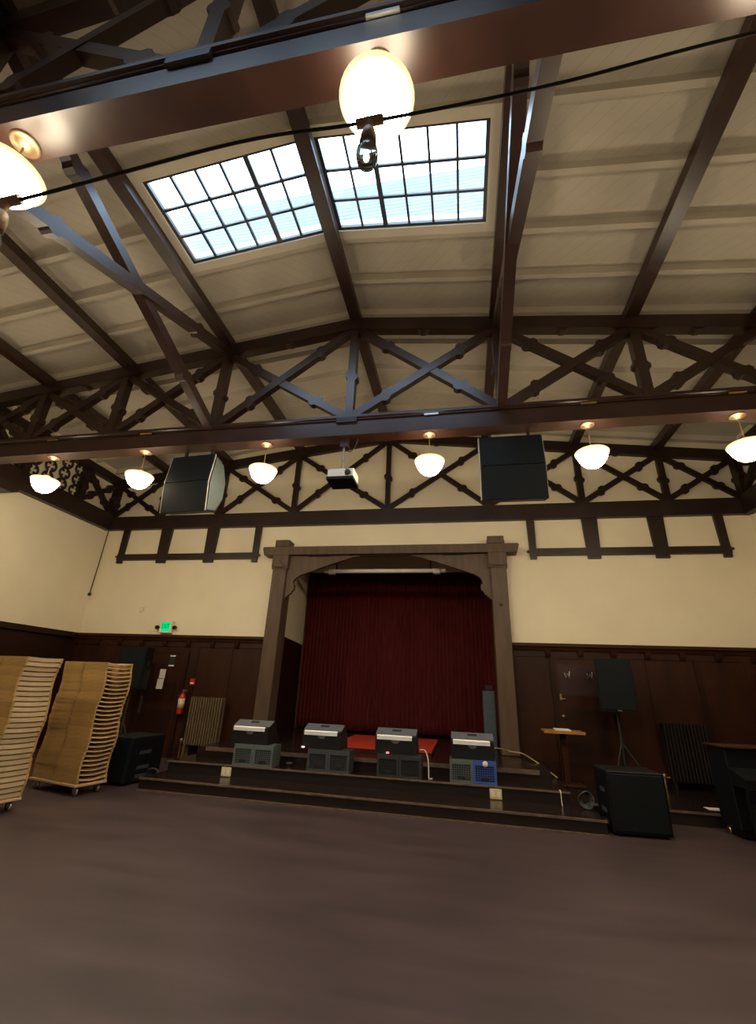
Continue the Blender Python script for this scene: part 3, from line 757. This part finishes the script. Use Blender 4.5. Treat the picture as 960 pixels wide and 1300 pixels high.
# radiators
def radiator(label, x0, x1, z0, zb_, zt_, mk='radiator'):
    r = empty('radiator', label, 'radiator', ((x0+x1)/2, 9.72, z0), group='radiators against the stage wall')
    w_ = (x1-x0); n = 13; p = w_/n
    for k in range(n):
        x = -w_/2+p*(k+.5)
        c = MB(); c.box(x-p*.36, x+p*.36, -.10, -.03, zb_-z0, zt_-z0, bev=.012); c.box(x-p*.36, x+p*.36, .03, .10, zb_-z0, zt_-z0, bev=.012)
        c.box(x-p*.3, x+p*.3, -.05, .05, zb_-z0+.02, zb_-z0+.09); c.box(x-p*.3, x+p*.3, -.05, .05, zt_-z0-.09, zt_-z0-.02)
        c.build('column', mk, r)
    MB().tube([(-w_/2, 0, zb_-z0+.05), (w_/2, 0, zb_-z0+.05)], .03, 10).build('header', mk, r)
    MB().tube([(-w_/2, 0, zt_-z0-.05), (w_/2, 0, zt_-z0-.05)], .03, 10).build('header', mk, r)
    for s in (-1, 1):
        c = MB(); x = s*(w_/2-.04); c.box(x-.025, x+.025, -.09, -.05, 0, zb_-z0+.03); c.box(x-.025, x+.025, .05, .09, 0, zb_-z0+.03); c.build('foot', mk, r)
    c = MB(); c.tube([(-w_/2, 0, zb_-z0+.05), (-w_/2-.09, 0, zb_-z0+.05), (-w_/2-.09, 0, .0)], .018, 8); c.lathe([(.0, zb_-z0+.02), (.035, zb_-z0+.03), (.035, zb_-z0+.1), (.0, zb_-z0+.12)], -w_/2-.09, 0, 12); c.build('valve', 'bronze', r)
    return r
radiator('old ribbed radiator left of the stage, beside the fire extinguisher', -4.18, -3.42, 0, .31, 1.24)
radiator('old ribbed radiator on the step right of the stage', 5.22, 5.94, .165, .28, 1.20, 'radiator_dimmed')

# ------------------------------------------------------------------ loudspeakers on stands
def stand_speaker(lab_s, lab_t, x, y, zf, z0, w_, h_, d_, rz, tilt=0):
    s = empty('loudspeaker', lab_s, 'loudspeaker', (x, y, z0), rz)
    MB().prism([(-w_/2, -d_/2), (w_/2, -d_/2), (w_/2*.72, d_/2), (-w_/2*.72, d_/2)], 'z', 0, h_).build('cabinet', 'black', s)
    BOX(-w_/2+.02, w_/2-.02, -d_/2-.014, -d_/2+.002, .03, h_-.02, bev=.006).build('grille', 'grille', s)
    BOX(-.035, .035, -d_/2-.018, -d_/2-.010, .01, .03).build('badge', 'steel', s)
    for sx in (-1, 1): BOX(*sorted((sx*w_*.44, sx*w_*.40)), -.06, .06, h_*.55, h_*.68).build('side_handle', 'rubber', s)
    t = empty('speaker_stand', lab_t, 'stand', (x, y, zf), rz)
    H_ = z0-zf
    MB().tube([(0, 0, .12), (0, 0, H_)], .02, 10).build('pole', 'rubber', t)
    MB().tube([(0, 0, .62), (0, 0, .78)], .03, 10).build('collar', 'rubber', t)
    for k in range(3):
        a = math.pi/2+k*2*math.pi/3+.3; dx, dy = math.cos(a), math.sin(a)
        lg = MB().tube([(.02*dx, .02*dy, .68), (.42*dx, .42*dy, .02)], .013, 8); lo = lg.build('leg', 'rubber', t)
        MB().tube([(.02*dx, .02*dy, .25), (.26*dx, .26*dy, .28)], .009, 6).build('strut', 'rubber', t)
        MB().lathe([(.0, 0), (.022, 0), (.02, .045), (.0, .045)], .42*dx, .42*dy, 10).build('foot', 'rubber', t)
    return s
stand_speaker('black loudspeaker on a stand beside the left door', 'black tripod stand under the loudspeaker beside the left door', -5.45, 9.3, 0, 1.35, .63, .86, .40, .05)
stand_speaker('black loudspeaker on a stand in front of the right door', 'black tripod stand under the loudspeaker in front of the right door', 4.41, 9.35, .165, 1.36, .62, .885, .40, -.05)

# subwoofers
def sub(label, x, y, z, w_, d_, h_, rz):
    s = empty('subwoofer', label, 'loudspeaker', (x, y, z), rz)
    BOX(-w_/2, w_/2, -d_/2, d_/2, .03, h_, bev=.012).build('cabinet', 'black', s)
    BOX(-w_/2+.025, w_/2-.025, -d_/2-.012, -d_/2+.004, .06, h_-.03, bev=.006).build('grille', 'grille', s)
    for sx in (-1, 1):
        for zz in (.62, .30, .12)[:3]:
            g = MB(); xx = sx*w_/2; g.box(min(xx-.004, xx+.004), max(xx-.004, xx+.004), -d_*.22, d_*.12, h_*zz, h_*zz+.05); g.build('handle_recess', 'crategrey', s)
    for sx in (-1, 1):
        for sy in (-1, 1): MB().lathe([(.0, 0), (.03, 0), (.03, .032), (.0, .032)], sx*(w_/2-.07), sy*(d_/2-.07), 10).build('foot', 'rubber', s)
    return s
sub('large black subwoofer on the floor in front of the right steps', 3.84, 7.34, 0, .70, .52, .71, math.radians(3))
sub('black subwoofer on the floor behind the second chair stack', -3.84, 7.62, 0, .58, .80, .68, math.radians(-4))
# clear bag / small items beside subs
def bundle(label, loc, mk):
    r = empty('cable_bundle', label, 'cable', loc)
    c = MB()
    for k in range(4):
        rr = .10-.012*k; c.tube([(rr*math.cos(t*math.pi/10), .02*k+.03*math.sin(t*.7), .11+rr*math.sin(t*math.pi/10)) for t in range(21)], .009, 6, False)
    c.build('coil', mk, r)
    MB().tube([(.0, .02, .0), (.02, .03, .03), (.0, .03, .06)], .010, 6).build('plug', 'steel', r)
    return r
bundle('coiled grey cable with a shiny plug beside the left subwoofers', (-3.40, 7.62, 0), 'grey')
bundle('coiled grey cable with a shiny plug left of the right subwoofer', (3.33, 7.55, .167), 'grey')
# lectern
lt = empty('lectern', 'wooden top lectern on a dark pedestal in front of the right door', 'lectern', (3.42, 9.25, .165))
MB().prism([(-.20, .812), (-.20, .842), (.18, .850), (.18, .820)], 'x', -.34, .34).build('desk_top', 'oak', lt)
BOX(-.34, .34, -.215, -.195, .805, .852).build('front_lip', 'oak', lt)
BOX(-.045, .045, -.045, .045, .04, .813).build('pedestal', 'panel', lt)
BOX(-.26, .26, -.2, .2, 0, .04, bev=.01).build('base', 'panel', lt)
o = MB().prism([(9.12, 1.0095), (9.12, 1.030), (9.38, 1.036), (9.38, 1.0155)], 'x', 3.29, 3.55).build('open_book', 'paper'); tag(o, 'white sheet of paper lying on the lectern', 'paper')
o = BOX(5.10, 5.34, 8.18, 8.36, .1655, .1685).build('paper_sheet', 'paper'); tag(o, 'loose white paper on the step in front of the right radiator', 'paper')

# covered upright piano at the right edge
pn = empty('piano', 'dark upright piano with brass casters at the right edge of the photo', 'piano', (5.85, 7.55, 0), math.radians(8))
BOX(-.74, .74, -.02, .36, .10, 1.02, bev=.01).build('case', 'black', pn)
BOX(-.77, .77, -.06, .38, 1.02, 1.05, bev=.008).build('lid', 'panel', pn)
MB().prism([(-.30, .60), (-.30, .70), (-.02, .80), (-.02, .60)], 'x', -.74, .74).build('keyboard_cover', 'black', pn)
for s in (-1, 1):
    MB().prism([(-.32, .10), (-.24, .10), (-.22, .45), (-.26, .60), (-.34, .60), (-.30, .45)], 'x', s*.69-.05, s*.69+.05).build('leg', 'black', pn)
    for yy in (-.28, .30):
        c = MB(); c.lathe([(.0, s*.69-.02), (.04, s*.69-.02), (.04, s*.69+.02), (.0, s*.69+.02)], yy, .04, 14, 'x'); c.tube([(s*.69, yy, .03), (s*.69, yy, .12)], .022, 8); c.build('caster', 'brass', pn)
BOX(-.70, .70, .0, .36, .02, .11).build('plinth', 'black', pn)

# ------------------------------------------------------------------ stacked folding chairs on dollies
P_ = .0606
def folded_chair(label, wide=False):
    """lies flat: long axis +X away from the slatted end, width along Y, thickness Z"""
    r = empty('folding_chair', label, 'chair', group='folded chairs stacked on dollies')
    L, W, t = 1.02, .47, P_-.0008
    for s in (0, 1):
        y0 = 0 if s == 0 else W-.028
        ins = .010
        for (xa, xb, dy, nm) in ((0, .53, 0, 'back_rail'), (.53, L, ins, 'leg_rail')):
            c = MB(); n = 6
            a_, b_ = (y0+dy, y0+.028) if s == 0 else (y0, y0+.028-dy)
            pr_ = [(xa+(xb-xa)*i/n, .0002) for i in range(n+1)]
            c.prism([(x, z) for x, z in pr_]+[(x, z+t) for x, z in pr_[::-1]], 'y', a_, b_)
            c.build(nm, 'chair', r)
        if s == 1: BOX(.512, .528, y0+.028, y0+.034, .02, .036).build('hinge', 'steel', r)
    BOX(.42, .88, .035, W-.035, .02, .034, bev=.004).build('seat', 'chair', r)
    for k, xx in enumerate((.0, .16)):
        n = 10; vs = []; fs = []
        for i in range(n+1):
            y = .028+(W-.056)*i/n; sag = .020*math.sin(math.pi*i/n)
            z1 = t-.002-sag*(.3 if wide else 1); h = .047 if wide else .017
            vs += [(xx+.003, y, z1-h), (xx+.09, y, z1-h), (xx+.09, y, z1), (xx+.003, y, z1)]
        for i in range(n):
            a, b = i*4, i*4+4
            for q in ((0, 1), (1, 2), (2, 3), (3, 0)): fs.append((a+q[0], a+q[1], b+q[1], b+q[0]))
        fs += [(0, 1, 2, 3), (n*4+3, n*4+2, n*4+1, n*4)]
        MB().add(vs, fs).build('back_slat', 'chairw' if wide else 'chairp', r)
    BOX(.93, .96, .028, W-.028, .015, .04).build('rung', 'chairp', r)
    return r
ORD = ['', 'second', 'third', 'fourth', 'fifth', 'sixth', 'seventh', 'eighth', 'ninth', 'tenth', 'eleventh', 'twelfth', 'thirteenth', 'fourteenth', 'fifteenth', 'sixteenth', 'seventeenth', 'eighteenth', 'nineteenth', 'twentieth', 'twenty-first', 'twenty-second', 'twenty-third', 'twenty-fourth', 'twenty-fifth', 'twenty-sixth', 'twenty-seventh']
def dolly(label, c, a):
    r = empty('chair_dolly', label, 'dolly', (c[0], c[1], 0), a, 'chair dollies')
    BOX(.0, 1.06, -.01, .48, .115, .150, bev=.006).build('deck', 'chairp', r)
    for x in (.09, .97):
        for y in (.07, .40):
            k = MB().lathe([(.0, y-.018), (.05, y-.018), (.055, y), (.05, y+.018), (.0, y+.018)], x, .055, 16, 'y')
            k.box(x-.015, x+.015, y-.028, y-.02, .05, .117); k.box(x-.015, x+.015, y+.02, y+.028, .05, .117); k.box(x-.03, x+.03, y-.03, y+.03, .108, .117)
            k.build('caster', 'steel', r)
    return r
u = Vector((-.975, .222)); ang = math.atan2(u.y, u.x)
# local +X = u ; local +Y is then (-.222,-.975): flip so the width runs away from the camera
def chair_stack(N, far, label_fmt, proto, wave):
    for i in range(27):
        k = 26-i                                 # position counted from the bottom
        ox = wave(k)
        p = far+u*(ox+random.uniform(-.004, .004))
        z = .1545+k*P_
        lb = label_fmt(i)
        o = proto if (proto and i == 0 and not proto.get('used')) else copy_tree(proto)
        proto['used'] = 1
        o.location = (p.x, p.y, z); o.rotation_euler = (0, 0, ang+random.uniform(-.006, .006)); o['label'] = lb
    return
def lab(which):
    def f(i):
        base = 'folded wooden chair, '
        return base + ('topmost' if i == 0 else 'bottom one' if i == 26 else ORD[i]+' from the top') + which
    return f
ch = folded_chair('')
def wv(k): return .025*math.sin(k*.52)-.02*(k > 13)+.012*(k > 20)
F2 = Vector((-3.62, 6.86)); F1 = Vector((-3.80, 5.62))
chair_stack(None, F2, lab(' of the right-hand chair stack'), ch, wv)
chair_stack(None, F1, lab(' of the chair stack cut by the left edge'), folded_chair('', True), lambda k: wv(k+6)*1.1)
for o in list(bpy.data.objects):
    if 'used' in o: del o['used']
dolly('wooden chair dolly on casters under the right-hand chair stack', F2+u*-.01, ang)
dolly('wooden chair dolly on casters under the chair stack at the left photo edge', F1+u*-.01, ang)

# pieces that belong to a part become its sub-parts
SUB = {'sticker': 'body', 'lattice': 'body', 'handle_slot': 'body', 'badge': 'cabinet', 'grille': 'cabinet', 'side_handle': 'cabinet', 'handle_recess': 'cabinet',
       'shade_rim': 'glass_shade', 'glass_dome': 'glass_shade', 'label_band': 'cylinder', 'pull_bar': 'box', 'socket': 'plate', 'letters': 'lit_face', 'lens': 'body',
       'vent': 'body', 'handle_cup': 'cabinet', 'front_lip': 'desk_top', 'pale_edge': 'plate', 'side_edge': 'cabinet', 'side_panel': 'cabinet',
       'strap': 'bottom_chord', 'hinge': 'back_rail', 'foot': 'cabinet', 'top_handle': 'cabinet', 'lintel_slot': 'lintel', 'boss': 'post'}
BYP = {}
for o in bpy.data.objects:
    if o.parent and o.parent.parent is None: BYP.setdefault(o.parent, []).append(o)
for root, ps_ in BYP.items():
    first = {}
    for o in ps_: first.setdefault(o.name.split('.')[0], o)
    for o in ps_:
        k = SUB.get(o.name.split('.')[0])
        if k and k in first: o.parent = first[k]

# ------------------------------------------------------------------ sky light and camera
wd = bpy.data.worlds.new('world'); S.world = wd; wd.use_nodes = True
bg = wd.node_tree.nodes['Background']; bg.inputs[0].default_value = (.62, .80, 1.0, 1); bg.inputs[1].default_value = 9.5

cam = bpy.data.cameras.new('camera'); co = bpy.data.objects.new('camera', cam); COL.objects.link(co)
yaw, pit, rol = math.radians(-11.2159), math.radians(22.5639), math.radians(2.41927)
cy, sy, cp_, sp_, cr_, sr_ = math.cos(yaw), math.sin(yaw), math.cos(pit), math.sin(pit), math.cos(rol), math.sin(rol)
fw = Vector((sy*cp_, cy*cp_, sp_)); rt = Vector((cy, -sy, 0)); up = rt.cross(fw)
R_, U_ = rt*cr_+up*sr_, up*cr_-rt*sr_
co.matrix_world = Matrix(((R_.x, U_.x, -fw.x, 1.73), (R_.y, U_.y, -fw.y, 0), (R_.z, U_.z, -fw.z, 1.6), (0, 0, 0, 1)))
cam.sensor_fit = 'VERTICAL'; cam.sensor_height = 36; cam.sensor_width = 36*960/1300
cam.lens = 557.857/1300*36; cam.shift_y = -10/1300
cam.clip_start = .05; cam.clip_end = 100
S.camera = co
S.view_settings.view_transform = 'Standard'; S.view_settings.look = 'None'; S.view_settings.gamma = 1; S.view_settings.use_curve_mapping = False
S.view_settings.exposure = 0.0
